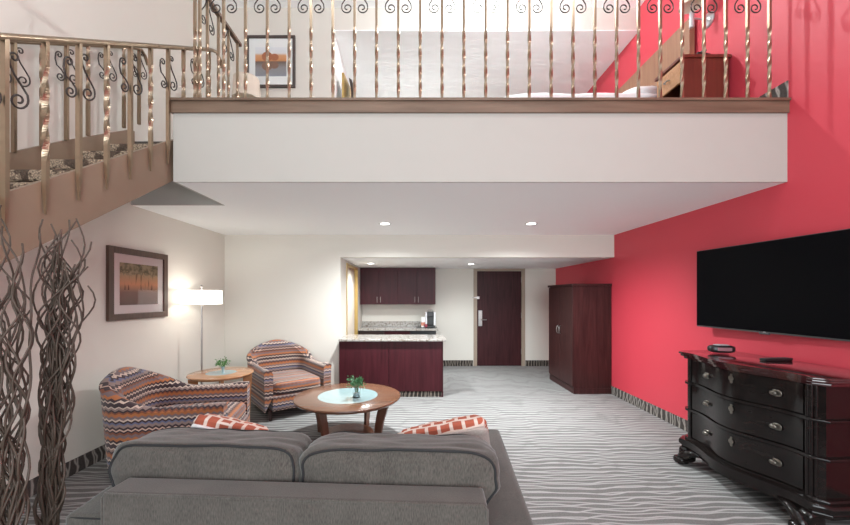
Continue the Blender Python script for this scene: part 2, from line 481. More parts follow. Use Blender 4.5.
    def build(s, name, m, parent=None, smooth=None, loc=None, rot=None, boxuv=False):
        bmesh.ops.recalc_face_normals(s.bm, faces=s.bm.faces)
        if boxuv:
            uv = s.bm.loops.layers.uv.new('UVMap')
            for f in s.bm.faces:
                n = f.normal
                for l in f.loops:
                    p = l.vert.co
                    if abs(n.z) > .75: l[uv].uv = (p.x, p.y)
                    elif abs(n.x) > abs(n.y): l[uv].uv = (p.y, p.z)
                    else: l[uv].uv = (p.x, p.z)
        me = bpy.data.meshes.new(name); s.bm.to_mesh(me); s.bm.free()
        me.materials.append(m)
        if smooth:
            me.polygons.foreach_set('use_smooth', [True] * len(me.polygons))
            if smooth is not True: me.set_sharp_from_angle(angle=R(smooth))
        o = bpy.data.objects.new(name, me); C.objects.link(o)
        if parent: o.parent = parent
        if loc: o.location = loc
        if rot: o.rotation_euler = rot
        return o

def tag(o, label=None, cat=None, group=None, kind=None):
    if label: o['label'] = label
    if cat: o['category'] = cat
    if group: o['group'] = group
    if kind: o['kind'] = kind
    return o
def empty(name, loc, rz=0, label=None, cat=None, group=None):
    o = bpy.data.objects.new(name, None); C.objects.link(o)
    o.empty_display_size = .1; o.location = loc; o.rotation_euler = (0, 0, rz)
    return tag(o, label, cat, group)
def kids(o): return [c for c in C.objects if c.parent == o]
def copy_tree(o, parent=None):
    c = o.copy(); C.objects.link(c)
    if parent: c.parent = parent
    for k in kids(o): copy_tree(k, c)
    return c
def struct(name, mb, m, **k):
    return tag(mb.build(name, m, **k), kind='structure')
def wallbox(name, m, *b): return struct(name, MB().box(*b), M[m])

# ------------------------------------------------------------------ room shell
XL, XR = -2.90, 3.035
YB, YF, YR = 5.56, 7.87, -2.5
H1, HK, HL, HT, HA = 2.44, 2.10, 3.09, 5.41, 5.10
wallbox('floor', 'carpet', XL - .1, XR + .1, YR - .1, YF + .1, -.1, 0)
wallbox('wall_left', 'wall', XL - .1, XL, YR, YB + .1, 0, HT)
wallbox('wall_right', 'red', XR, XR + .1, YR, YF, 0, HT)
wallbox('wall_back', 'wall', XL, -1.137, YB, YB + .1, 0, H1)
# kitchenette wall on the left with its tall opening
mb = MB().box(-1.237, -1.137, YB + .1, 6.05, 0, HK).box(-1.237, -1.137, 7.20, YF, 0, HK).box(-1.237, -1.137, 6.05, 7.20, 2.06, HK)
struct('wall_kitchen', mb, M['wall'])
# far wall with the entrance door opening
DX0, DX1, DZ = 1.336, 2.295, 2.045
mb = MB().box(-1.237, DX0 - .05, YF, YF + .1, 0, HK).box(DX1 + .05, XR, YF, YF + .1, 0, HK).box(DX0 - .05, DX1 + .05, YF, YF + .1, DZ + .05, HK)
struct('wall_far', mb, M['wall'])
wallbox('wall_header', 'wall', -1.137, XR, YB, YB + .12, HK, H1)
struct('ceiling_kitchen', MB().box(-1.237, XR, YB + .12, YF + .1, HK, HK + .1), M['ceil'])
# low ceiling, loft slab with the stair notch
NX, NY, LY = -1.97, 3.73, 2.975
pl = [(NX + .02, LY + .02), (XR, LY + .02), (XR, YB), (XL, YB), (XL, NY + .02), (NX + .02, NY + .02)]
struct('ceiling', MB().prism(pl, H1, H1 + .012), M['ceil'])
pl2 = [(NX, LY), (XR, LY), (XR, 6.9), (XL, 6.9), (XL, NY), (NX, NY)]
struct('wall_fascia', MB().box(NX, XR, LY, 6.9, H1 + .0125, HL - .05).box(NX, XR, LY, LY + .019, H1, H1 + .0125).box(NX, NX + .019, LY + .019, NY, H1, H1 + .0125), M['fascia'])
struct('wall_fascia_landing', MB().box(XL, NX, NY, 6.9, H1 + .0125, HL - .05).box(XL, NX + .019, NY, NY + .019, H1, H1 + .0125), M['fascia'])
struct('floor_loft', MB().box(NX, XR, LY, 6.9, HL - .05, HL).box(XL, NX, NY, 6.9, HL - .05, HL), M['loftcarpet'])
# upper walls
wallbox('wall_loft', 'wall', XL, -1.10, 4.94, 5.04, HL, HT)
wallbox('wall_alcove', 'ceil', -1.20, -1.10, 5.04, 6.9, HL, HT)
wallbox('wall_loft_header', 'wall', -1.10, XR, 4.94, 5.04, HA + .012, HT)
struct('ceiling_alcove', MB().box(-1.10, XR, 4.941, 5.04, HA, HA + .012).box(-1.10, XR, 5.04, 6.9, HA, HA + .08), M['ceil'])
wallbox('wall_alcove_end', 'wall', -1.20, XR, 6.9, 7.0, HL, HT)
struct('ceiling_high', MB().box(XL, XR, YR, 5.04, HT, HT + .1), M['ceil'])
# rear wall with the tall window
mb = MB().box(XL, -2.3, YR - .1, YR, 0, HT).box(2.5, XR, YR - .1, YR, 0, HT).box(-2.3, 2.5, YR - .1, YR, 0, .5).box(-2.3, 2.5, YR - .1, YR, 4.7, HT)
struct('wall_rear', mb, M['wall'])
mb = MB()
for x in (-2.3, -.72, .88, 2.44): mb.box(x, x + .06, YR - .08, YR - .02, .5, 4.7)
for z in (.5, 2.6, 4.64): mb.box(-2.24, 2.44, YR - .079, YR - .021, z, z + .06)
wn = struct('window_1', mb, M['darkframe'])

# cap of the loft edge
mb = MB().box(NX - .012, XR, LY - .018, LY + .12, HL - .092, HL + .0).box(NX - .028, XR, LY - .034, LY + .14, HL - .001, HL + .022, .006)
struct('trim_1', mb, M['cap'], smooth=30)
mb = MB().box(NX - .012, NX + .1, LY + .12, NY, HL - .092, HL).box(NX - .028, NX + .12, LY + .14, NY + .02, HL - .001, HL + .022)
struct('trim_2', mb, M['cap'])

# carpet baseboards
bh, bt = .125, .012
struct('baseboard_left', MB().box(XL, XL + bt, YR, YB, 0, bh), M['base_y'])
struct('baseboard_right', MB().box(XR - bt, XR, YR, YF, 0, bh), M['base_y'])
struct('baseboard_back', MB().box(XL + bt, -1.16, YB - bt, YB, 0, bh), M['base_x'])
mb = MB().box(-1.137, DX0 - .085, YF - bt, YF, 0, bh).box(DX1 + .085, XR - bt, YF - bt, YF, 0, bh)
struct('baseboard_far', mb, M['base_x'])
struct('baseboard_loft', MB().box(XR - bt, XR, LY - .01, 6.9, HL + .0225, HL + .17), M['base_y'])
struct('baseboard_loft_back', MB().box(XL, -1.1, 4.94 - bt, 4.94, HL, HL + .15), M['base_x'])

# entrance door
d = struct('door_1', MB().box(DX0, DX1, YF + .01, YF + .055, .006, DZ, .003), M['door'])
pt = MB().box(DX0 + .03, DX0 + .115, YF - .002, YF + .012, .86, 1.20, .006).build('lock_plate', M['nickel'], d)
hb = MB().rod((DX0 + .075, YF, 1.00), (DX0 + .075, YF - .06, 1.00), .012).rod((DX0 + .07, YF - .055, 1.00), (DX0 + .20, YF - .05, 1.00), .011)
hb.build('door_handle', M['nickel'], d, smooth=40)
for z in (.25, 1.03, 1.80):
    MB().box(DX1 - .004, DX1 + .012, YF - .006, YF + .011, z, z + .12).build('hinge', M['nickel'], d)
MB().box(DX0 - .10, DX0 + .05, YF - .03, YF - .015, 1.465, 1.485).box(DX0 - .005, DX0 + .05, YF - .04, YF + .01, 1.445, 1.50, .004).build('door_guard', M['nickel'], d)
mb = MB().box(DX0 - .05, DX0, YF - .015, YF + .1, 0, DZ + .05).box(DX1, DX1 + .05, YF - .015, YF + .1, 0, DZ + .05).box(DX0, DX1, YF - .015, YF + .1, DZ, DZ + .05)
mb.box(DX0 - .075, DX0 - .05, YF - .012, YF, 0, DZ + .055).box(DX1 + .05, DX1 + .075, YF - .012, YF, 0, DZ + .055)
struct('trim_3', mb, M['tan'])
# tall opening by the kitchenette: brass frame, pale folding panel
d2 = struct('door_2', MB().box(-1.215, -1.195, 6.09, 7.16, .01, 2.02), M['cream'])
mb = MB()
for i in range(7):
    y = 6.11 + i * .15
    mb.box(-1.195, -1.185, y, y + .13, .05, 1.98, .003)
mb.build('door_panel', M['cream'], d2)
mb = MB().box(-1.225, -1.125, 6.05, 6.09, 0, 2.06).box(-1.225, -1.125, 7.16, 7.20, 0, 2.06).box(-1.225, -1.125, 6.09, 7.16, 2.02, 2.06)
struct('trim_4', mb, M['brass'])

# ------------------------------------------------------------------ ceiling lights
def downlight(x, y, z, label, r=.075):
    e = empty('recessed_downlight', (x, y, z), 0, label, 'ceiling light', 'recessed downlights')
    MB().lathe([(r * .62, -.004), (r, -.006), (r + .012, -.004), (r + .012, 0), (r * .62, 0)], n=32, closed=True).build('trim_ring', M['white'], e, smooth=40)
    MB().lathe([(0, -.003), (r * .8, -.0045)], n=32).build('bulb_face', M['can'], e)
    return e
downlight(LOW[0][0], LOW[0][1], H1, 'small recessed downlight in the low white ceiling above the round coffee table')
downlight(LOW[1][0], LOW[1][1], H1, 'small recessed downlight in the low white ceiling nearer the red wall')
downlight(KIT[0][0], KIT[0][1], HK, 'round recessed downlight in the kitchenette ceiling in front of the entrance door', .07)
downlight(KIT[1][0], KIT[1][1], HK, 'round recessed downlight in the kitchenette ceiling before the wall cabinets', .07)
e = empty('ceiling_lamp', (.9, 4.3, HT), 0, 'round flush glass ceiling lamp above the loft floor', 'ceiling light')
MB().lathe([(.15, 0), (.15, -.03), (.14, -.035), (0, -.035)]).build('base', M['nickel'], e, smooth=40)
MB().lathe([(.10, -.035), (.09, -.07), (.05, -.09), (0, -.095)]).build('diffuser', M['can'], e, smooth=True)

# ------------------------------------------------------------------ staircase
SX0, SX1 = XL + .01, NX - .03       # stringer outer faces
SLOPE = .64
def ztop(y): return 2.76 + SLOPE * (y - 2.95)
def zbot(y): return 2.42 + SLOPE * (y - 2.95)
ylow = 2.95 - 2.42 / SLOPE
st = empty('staircase', (0, 0, 0), 0, 'bronze open-riser staircase with woven carpet treads climbing the left wall to the loft', 'staircase')
prof = [(ylow, 0.0), (2.95, zbot(2.95)), (NY - .005, zbot(NY - .005)), (NY - .005, min(HL + .1, ztop(NY))), (3.68, ztop(3.62)), (2.95, ztop(2.95)), (ylow - .15, ztop(ylow - .15)), (ylow - .15, 0)]
prof = [(y, max(0, z)) for y, z in prof]
MB().extr(prof, 'X', SX1 - .03, SX1).build('stringer', M['string'], st)
MB().extr(prof, 'X', SX0, SX0 + .03).build('stringer', M['string'], st)
rise = .1733; run = rise / SLOPE
k = 1
while HL - rise * k > .1:
    z = HL - rise * k; y = NY - run * k - .09
    MB().box(SX0 + .031, SX1 - .031, y - .02, y + .25, z - .085, z, .035, 4).build('tread', M['tread'], st, smooth=True)
    k += 1

# scroll pair (dark iron), in the plane x-z with shear
def spiral(cx, cz, r, a0, turns, n=16, shrink=.25):
    out = []
    for i in range(n + 1):
        t = i / n; a = a0 + turns * 2 * pi * t; rr = r * (1 - (1 - shrink) * t)
        out.append((cx + rr * cos(a), cz + rr * sin(a)))
    return out
def scroll_pts(side):
    # from the small top curl, down a slanting stem, into the big bottom curl
    top = spiral(.030, .255, .026, pi, -1.1, 14)[::-1]        # ends at (.004, .255)
    bot = spiral(.050, .046, .046, 0.15, -1.30, 22)
    stem = [(.010, .215), (.030, .17), (.066, .118), (.092, .078)]
    return [(side * x, z) for x, z in top + stem + bot]
def c_pts(side):
    top = spiral(.050, .205, .028, .2, 1.15, 14)[::-1]
    bot = spiral(.040, .035, .035, pi, 1.3, 20)
    mid = [(.082, .165), (.070, .12), (.030, .09), (.008, .06)]
    a = [(.078, .21)]
    return [(side * x, z) for x, z in top[:-1] + a + mid[:1] + mid[1:] + bot]
def scroll_mb(plane, shear=0):
    mb = MB()
    for side, f in ((1, scroll_pts), (-1, scroll_pts if not shear else c_pts)):
        pts = []
        for x, z in f(side):
            x2 = x + side * .012
            z2 = z + shear * x2
            pts.append((x2, 0, z2) if plane == 'X' else (0, x2, z2))
        mb.tube(pts, .0050, 6)
    return mb
# stair railings
def stair_rail(x, y0, n, first_scroll, label, ytop, zoff=.762, ramp_end=True, foot=.18):
    e = empty('stair_railing', (x, 0, 0), 0, label, 'railing')
    rt = lambda y: ztop(y) + zoff
    ys = y0 - .1
    pts = [(0, ys, rt(ys)), (0, ytop - .12, rt(ytop - .12)), (0, ytop, rt(ytop) - .02), (0, ytop + .06, rt(ytop) - .06), (0, ytop + .10, rt(ytop) - .12)]
    MB().tube(pts, .017, 10, up=(1, 0, 0)).build('handrail', M['gold'], e, smooth=50)
    for i in range(n):
        y = y0 + .195 * i
        if y > ytop: break
        zb = ztop(y) - foot
        tw = (i % 2 == 1)
        b = MB().bar(zb, rt(y), zb + .28 if tw else zb + .30, zb + .80 if tw else zb + .31, .026, 0, 0, 2.0 if tw else 0, .020, taper=.16 if foot > 0 else 0).build('baluster', M['gold'], e, loc=(0, y, 0))
        if not tw:
            s_ = scroll_mb('Y', SLOPE * .55).build('scroll', M['iron'], b, smooth=True, loc=(0, 0, (.60 if foot > 0 else .475) + zb))
    return e
stair_rail(SX1 + .014, 1.767 - .195 * 6, 18, 0, 'gold metal stair railing with twisted balusters on the open side of the staircase', 3.66)
stair_rail(SX0 + .055, 2.58 - .195 * 8, 16, 0, 'gold metal stair railing along the left wall side of the staircase', 3.78, .79, foot=-.001)

# loft railing: front run and the run along the stair notch
lr = empty('loft_railing', (0, 0, 0), 0, 'gold twisted-baluster railing with iron scrolls along the loft edge', 'railing')
YRl = 3.02; RZ = 4.10; zb = HL + .022
MB().box(-1.82, XR - .002, YRl - .022, YRl + .022, RZ, RZ + .035, .01).box(-1.842, -1.798, YRl - .022, 3.80, RZ, RZ + .035, .01).build('handrail', M['cap'], lr)
x = -1.765; k = 0
proto = MB().bar(0, RZ - zb, .05, .62, .020, 0, 0, 2.0).build('baluster', M['gold'], lr, loc=(-1.78, YRl, zb))
sproto = scroll_mb('X').build('scroll', M['iron'], proto, smooth=True, loc=(0, 0, .71))
sp = 21.83 / 365 * YRl
x0 = (223.7 - 415) / 365 * YRl
bpy.data.objects.remove(sproto)
scr_mesh = bpy.data.meshes['scroll'] if 'scroll' in bpy.data.meshes else None
def bal(x, y, scr, plane='X'):
    b = proto.copy(); C.objects.link(b); b.location = (x, y, zb); b.parent = lr
    if scr:
        s_ = scroll_mb(plane).build('scroll', M['iron'], b, smooth=True, loc=(0, 0, .735))
    return b
for k in range(26):
    bal(x0 + sp * k, YRl, k % 2 == 0)
for i in range(1, 5):
    bal(-1.82, YRl + .18 * i, i % 2 == 1, 'Y')
bal(-1.82, YRl, False)

# ------------------------------------------------------------------ loft furniture
bed = empty('bed', (1.92, 4.75, HL), 0, 'low white-covered bed on the loft with its head at the red wall', 'bed')
MB().box(-.98, .98, -.68, .68, .12, .32, .02).build('bed_base', M['night'], bed)
MB().soft(1.01, .72, .17, 8, 14, (-.0, 0, .535), .010, 3).build('duvet', M['white'], bed, smooth=True)
for y in (-.36, .36):
    MB().soft(.24, .32, .07, 3, 10, (.70, y, .735), .006, 5).build('pillow', M['white'], bed, smooth=True)
for x in (-.9, .9):
    for y in (-.6, .6):
        MB().box(x - .04, x + .04, y - .04, y + .04, 0, .12).build('leg', M['espresso'], bed)
hbd = empty('headboard', (XR - .05, 4.82, HL), 0, 'brown panelled headboard on the red wall behind the bed', 'headboard')
for i in range(4):
    y0_ = -.89 + i * .445
    MB().box(-.03, .03, y0_ + .003, y0_ + .442, .3, 1.42, .005).build('panel', M['panel'], hbd)
MB().box(-.025, .045, -.90, .90, 0.0, .3).build('base', M['panel'], hbd)
ns = empty('nightstand', (2.79, 3.69, HL), 0, 'dark cherry nightstand on the loft with a pale drawer front, beside the headboard', 'nightstand')
MB().box(-.22, .22, -.26, -.24, 0, .70).box(-.22, .22, .23, .25, 0, .70).box(-.20, .22, -.24, .23, .35, .37).box(.20, .22, -.24, .23, 0, .7).box(-.2, .2, -.24, .23, 0.05, .07).build('body', M['night'], ns)
MB().box(-.24, .235, -.28, .27, .70, .73, .005).build('top', M['night'], ns)
dr = MB().box(-.235, -.215, -.235, .225, .48, .68, .004).build('drawer', M['sidewood'], ns)
MB().tube([(-.235, -.04, .58), (-.26, -.04, .58), (-.26, .04, .58), (-.235, .04, .58)], .006).build('handle', M['nickel'], dr)
dr = MB().box(-.235, -.215, -.235, .225, .08, .34, .004).build('drawer', M['sidewood'], ns)
MB().tube([(-.235, -.04, .24), (-.26, -.04, .24), (-.26, .04, .24), (-.235, .04, .24)], .006).build('handle', M['nickel'], dr)
ns.scale = (1, .74, 1)
ph = empty('telephone', (2.80, 3.60, HL + .73), 0, 'small dark telephone on top of the loft nightstand', 'telephone')
MB().extr([(-.06, 0), (.06, 0), (.06, .035), (-.06, .055)], 'Y', -.07, .07).build('base', M['plastic'], ph)
MB().soft(.02, .085, .016, 4, 6, (0, 0, .062)).build('handset', M['plastic'], ph, smooth=True)
sc = empty('wall_sconce', (XR, 3.77, 4.36), 0, 'silver swing-arm wall sconce with a slim cylinder on the red wall above the nightstand', 'wall lamp')
MB().lathe([(.075, 0), (.07, .015), (.03, .03), (0, .032)]).xf(Matrix.Rotation(R(-90), 4, 'Y')).build('wall_plate', M['silver'], sc, smooth=True)
MB().rod((-.03, 0, 0), (-.20, -.03, 0), .008).rod((-.20, -.03, -.09), (-.20, -.03, .16), .006).build('arm', M['silver'], sc)
MB().lathe([(.018, -.10), (.022, -.09), (.022, .05), (.018, .06)], (-.20, -.03), 16).build('holder', M['silver'], sc, smooth=40)
MB().lathe([(.11, .12), (.075, .30), (.072, .30), (.107, .12)], (-.20, -.03), 28, closed=True).build('lamp_shade', M['cream'], sc, smooth=40)
tl = empty('side_table', (-2.08, 4.55, HL), 0, 'small black side table by the loft wall under the tan lamp', 'table')
MB().lathe([(0, .60), (.20, .60), (.20, .625), (0, .625)]).build('top', M['plastic'], tl, smooth=30)
MB().lathe([(.13, 0), (.13, .02), (.02, .03), (.02, .60)]).build('pedestal', M['plastic'], tl, smooth=30)
tlm = empty('table_lamp', (-2.10, 4.55, HL + .625), 0, 'unlit tan drum shade table lamp on the loft, in front of the lake picture', 'lamp')
MB().lathe([(.07, 0), (.07, .015), (.025, .03), (.03, .12), (.01, .22), (.01, .28)]).build('base', M['brass'], tlm, smooth=40)
MB().lathe([(.165, .24), (.150, .50), (.146, .50), (.161, .24)], n=36, closed=True).build('lamp_shade', M['cream'], tlm, smooth=40)
MB().rod((0, 0, .28), (0, 0, .46), .006).rod((-.148, 0, .46), (.148, 0, .46), .003, 6).build('stem', M['brass'], tlm)
mr = empty('easel_mirror', (-.985, 5.3, HL), R(266), 'gold-edged standing mirror seen edge-on with a dark pointed easel behind it, on the loft', 'mirror')
MB().box(-.22, .22, -.02, .012, .10, 1.53, .004).build('frame', M['brass'], mr)
MB().box(-.19, .19, -.024, -.019, .13, 1.50).build('mirror_pane', M['nickel'], mr)
MB().extr([(-.09, 1.50), (-.05, 1.53), (-.30, 0), (-.04, 0)], 'X', -.10, .10).xf(Matrix.Rotation(pi, 4, 'Z')).build('easel', M['darkframe'], mr)

def picture(name, w_, h_, fw, mw, mw_v, mats, label, loc, rz, depth=.03):
    """local: faces -y, centre at origin"""
    e = empty(name, loc, rz, label, 'picture')
    mb = MB()
    mb.box(-w_ / 2, -w_ / 2 + fw, -depth, 0, -h_ / 2, h_ / 2, .003).box(w_ / 2 - fw, w_ / 2, -depth, 0, -h_ / 2, h_ / 2, .003)
    mb.box(-w_ / 2 + fw, w_ / 2 - fw, -depth, 0, h_ / 2 - fw, h_ / 2, .003).box(-w_ / 2 + fw, w_ / 2 - fw, -depth, 0, -h_ / 2, -h_ / 2 + fw, .003)
    mb.build('frame', mats[0], e)
    MB().box(-w_ / 2 + fw, w_ / 2 - fw, -depth * .4, -.001, -h_ / 2 + fw, h_ / 2 - fw).build('mount', M['mat'], e)
    a = w_ / 2 - fw - mw; b = h_ / 2 - fw - mw_v
    MB().box(-a, a, -depth * .4 - .0015, -depth * .4, -b, b).build('print', mats[1], e)
    g = MB(); x_, z_, y_ = w_ / 2 - fw, h_ / 2 - fw, -depth * .6
    g.bm.faces.new([g.bm.verts.new(p) for p in ((-x_, y_, -z_), (x_, y_, -z_), (x_, y_, z_), (-x_, y_, z_))])
    bm_o = g.build('glazing', M['glaze'], e)
    if bm_o.data.polygons[0].normal.y > 0: bm_o.data.flip_normals()
    return e
picture('framed_picture', .66, .70, .035, .085, .12, (M['darkframe'], M['lake']), 'dark-framed print of orange trees mirrored in a lake, on the loft wall', (-1.945, 4.938, 4.67), 0)
pf = picture('framed_picture', .82, .715, .062, .085, .085, (M['frame'], M['forest']), 'brown-framed print of a sunlit forest with a white mount, on the left wall', (XL + .002, 3.83, 1.63), R(90))

# ------------------------------------------------------------------ kitchenette
IY = 5.455
isl = empty('kitchen_island', (0, 0, 0), 0, 'dark cherry island cabinet with two wide front panels under a granite top', 'kitchen cabinet')
MB().box(-1.12, .40, IY + .02, 5.545, .10, .825).box(-1.125, .40, 5.67, 6.0, .10, .825).box(-1.125, .40, 5.545, 5.67, .1, .825).build('body', M['cherry'], isl) if False else MB().box(-1.13, .40, IY + .02, 6.0, .08, .837).build('body', M['cherry'], isl)
for a, b in ((-1.135, -.398), (-.392, .41)):
    MB().box(a, b, IY, IY + .02, .085, .828, .002).build('front_panel', M['cherry'], isl)
MB().box(-1.13, .40, IY + .01, 5.98, 0, .08).build('kick_base', M['base_x'], isl)
MB().box(.40, .42, IY, 6.0, 0, .837).build('side_panel', M['cherry'], isl)
tag(MB().box(-1.132, .46, IY - .06, 6.06, .838, .87, .006).build('countertop', M['granite']), 'speckled granite top of the cherry island facing the living area', 'countertop')

bc = empty('base_cabinet', (-.36, 7.55, 0), 0, 'low dark cherry base cabinet against the far kitchenette wall', 'kitchen cabinet')
MB().box(-.77, .78, -.28, .315, .1, .82).build('body', M['espresso'], bc)
MB().box(-.75, .76, -.22, .31, 0, .1).build('kick_base', M['espresso'], bc)
for i in range(3):
    a = -.765 + i * .517
    if i < 2:
        dd = MB().box(a, a + .505, -.30, -.281, .12, .64, .003).build('door', M['cherry'], bc)
        MB().rod((a + .44, -.32, .5), (a + .44, -.32, .6), .006).rod((a + .44, -.30, .51), (a + .44, -.32, .51), .005).rod((a + .44, -.30, .59), (a + .44, -.32, .59), .005).build('handle', M['nickel'], dd)
        dd = MB().box(a, a + .505, -.30, -.281, .65, .81, .003).build('drawer', M['cherry'] if i else M['espresso'], bc)
        MB().rod((a + .2, -.32, .73), (a + .3, -.32, .73), .006).rod((a + .21, -.30, .73), (a + .21, -.32, .73), .005).rod((a + .29, -.30, .73), (a + .29, -.32, .73), .005).build('handle', M['nickel'], dd)
    else:
        fr = MB().box(a, a + .505, -.30, -.281, .12, .81, .003).build('fridge_door', M['plastic'], bc)
        MB().box(a + .02, a + .04, -.325, -.30, .4, .7, .003).build('handle', M['plastic'], fr)
mb = MB().box(-1.132, .46, 7.21, YF - .002, .822, .86, .005)
ct = tag(mb.build('countertop', M['granite']), 'speckled granite counter and splashback below the wall cabinets', 'countertop')
MB().box(-1.132, .44, YF - .024, YF - .002, .861, .965).build('splashback', M['granite'], ct)
wc = empty('wall_cabinet', (-.36, 7.70, 1.336), 0, 'cherry wall cabinet with four flat doors hung in the kitchenette', 'kitchen cabinet')
MB().box(-.775, .785, -.135, .168, 0, .762).build('body', M['cherry'], wc)
for i in range(4):
    a = -.775 + i * .39
    dd = MB().box(a + .002, a + .388, -.157, -.136, .002, .758, .002).build('door', M['cherry'], wc)
    hx = a + .388 - .035 if i % 2 == 0 else a + .035
    MB().rod((hx, -.18, .04), (hx, -.18, .16), .006).rod((hx, -.157, .05), (hx, -.18, .05), .005).rod((hx, -.157, .15), (hx, -.18, .15), .005).build('handle', M['nickel'], dd)
cm = empty('coffee_maker', (.315, 7.52, .868), 0, 'black and silver coffee maker on the back counter of the kitchenette', 'coffee maker')
MB().box(-.075, .075, -.09, .09, 0, .03, .006).box(-.05, .075, .0, .09, .03, .24, .01).box(-.05, .05, -.085, 0, .17, .26, .012).build('body', M['plastic'], cm)
MB().box(-.085, -.052, -.06, .07, .03, .25, .008).box(.052, .09, -.06, -.005, .03, .25, .008).build('side_panel', M['silver'], cm)
MB().tube([(-.05, -.03, .262), (-.03, -.03, .285), (.03, -.03, .285), (.05, -.03, .262)], .007).build('lid_handle', M['nickel'], cm)
cm.scale = (1.25, 1.0, 1.25)
tr = tag(MB().box(.03, .44, 7.40, 7.63, .8605, .868, .003).build('serving_tray', M['plastic']), 'flat black tray under the coffee maker', 'tray')
cp = empty('paper_cup_stack', (.165, 7.50, .868), 0, 'stack of white paper cups with a salmon band beside the coffee maker', 'cups')
MB().lathe([(.030, 0), (.040, .10), (.042, .11), (.042, .14), (.040, .15), (.036, .19), (0, .195)]).build('cup', M['white'], cp, smooth=40)
MB().lathe([(.0335, .03), (.0405, .095), (.0385, .095), (.0315, .03)]).build('band', plain('salmon_band', (.62, .25, .18), .6), cp)
cp.scale = (1.15, 1.15, 1.1)
tag(MB().soft(.03, .02, .035, 4, 6, (.222, 7.44, .904)).build('sachet_box', plain('burgundy_packet', (.25, .03, .05), .5), smooth=True), 'small burgundy packet between the cups and the coffee maker', 'packet')

# ------------------------------------------------------------------ wardrobe
wd = empty('wardrobe', (2.72, 6.125, 0), 0, 'tall dark mahogany two-door wardrobe against the red wall', 'wardrobe')
MB().box(-.27, .305, -.50, .50, .09, 1.665).build('body', M['wardrobe'], wd)
MB().box(-.275, .305, -.505, .505, 0, .09).build('plinth', M['wardrobe'], wd)
MB().box(-.305, .305, -.52, .52, 1.665, 1.70, .004).build('cornice', M['wardrobe'], wd)
for s_ in (-1, 1):
    y0_, y1_ = (-.497, -.002) if s_ < 0 else (.002, .497)
    dd = MB().box(-.292, -.271, y0_, y1_, .11, 1.655, .003).build('door', M['wardrobe'], wd)
    y = .045 * s_
    MB().tube([(-.292, y, .88), (-.32, y + .006, .90), (-.325, y + .01 * s_, .95), (-.32, y + .006, 1.0), (-.292, y, 1.02)], .007).build('handle', M['nickel'], dd, smooth=True)

# ------------------------------------------------------------------ television
tv = empty('television', (2.955, 3.085, 1.585), R(-87.3), 'large black flat-screen television mounted on the red wall above the black dresser', 'television')
MB().box(-.69, .69, -.012, .03, -.388, .388, .006).build('casing', M['bezel'], tv)
MB().box(-.682, .682, -.016, -.0125, -.374, .382).build('screen', M['screen'], tv)
MB().box(-.3, .3, .03, .062, -.2, .2).build('wall_mount', M['plastic'], tv)
fc = bpy.data.curves.new('logo', 'FONT'); fc.body = 'LG'; fc.size = .018; fc.extrude = .0008; fc.align_x = 'CENTER'
lo = bpy.data.objects.new('logo', fc); C.objects.link(lo); lo.parent = tv; lo.location = (0.01, -.0125, -.3868); lo.rotation_euler = (R(90), 0, 0)
fc.materials.append(M['silver'])
bpy.context.view_layer.update()
lm = bpy.data.meshes.new_from_object(lo.evaluated_get(bpy.context.evaluated_depsgraph_get()))
lg = bpy.data.objects.new('logo', lm); C.objects.link(lg); lg.parent = tv; lg.location = lo.location; lg.rotation_euler = lo.rotation_euler
bpy.data.objects.remove(lo)
MB().box(-.03, .05, -.02, -.002, -.399, -.386, .003).build('sensor', M['bezel'], tv)

# ------------------------------------------------------------------ dresser
DW = .55
dre = empty('dresser', (2.735, 2.83, 0), R(-86.5), 'ornate black lacquered dresser with serpentine front and three drawers under the television', 'dresser')
FY = -.27     # front base line, back at +.245
def fcurve(x):
    s = x / DW
    return FY - .050 * cos(2 * pi * s / 1.45) - .012
def outline(off, back=.245, n=48):
    W = DW + off
    pts = [(-W, back), (-W, FY + .07 - off * .2)]
    for i in range(n + 1):
        x = -W + .06 + (2 * W - .12) * i / n
        pts.append((x, fcurve(x * (DW - .02) / W) - off))
    pts += [(W, FY + .07 - off * .2), (W, back)]
    return pts
MB().prism(outline(-.012), .17, .945).build('body', M['black'], dre)
mb = MB().prism(outline(.035), .965, .99, .008).prism(outline(.018), .945, .968, .006).prism(outline(.045, .25), .985, 1.003, .006)
mb.build('top', M['blacktop'], dre, smooth=40)
mb = MB().prism(outline(.012), .715, .735, .008); mb.build('moulding', M['black'], dre, smooth=40)
mb = MB().prism(outline(.012), .475, .495, .008); mb.build('moulding', M['black'], dre, smooth=40)
mb = MB().prism(outline(.012), .20, .235, .012).prism(outline(.045), .160, .215, .020).prism(outline(.030), .125, .165, .014)
mb.build('plinth', M['black'], dre, smooth=40)
def curved(x0_, x1_, z0, z1, off, th=.02, n=30, bev=.004):
    pts = []
    for i in range(n + 1):
        x = x0_ + (x1_ - x0_) * i / n; pts.append((x, fcurve(x) - off))
    for i in range(n, -1, -1):
        x = x0_ + (x1_ - x0_) * i / n; pts.append((x, fcurve(x) - off + th))
    return MB().prism(pts, z0, z1, bev)
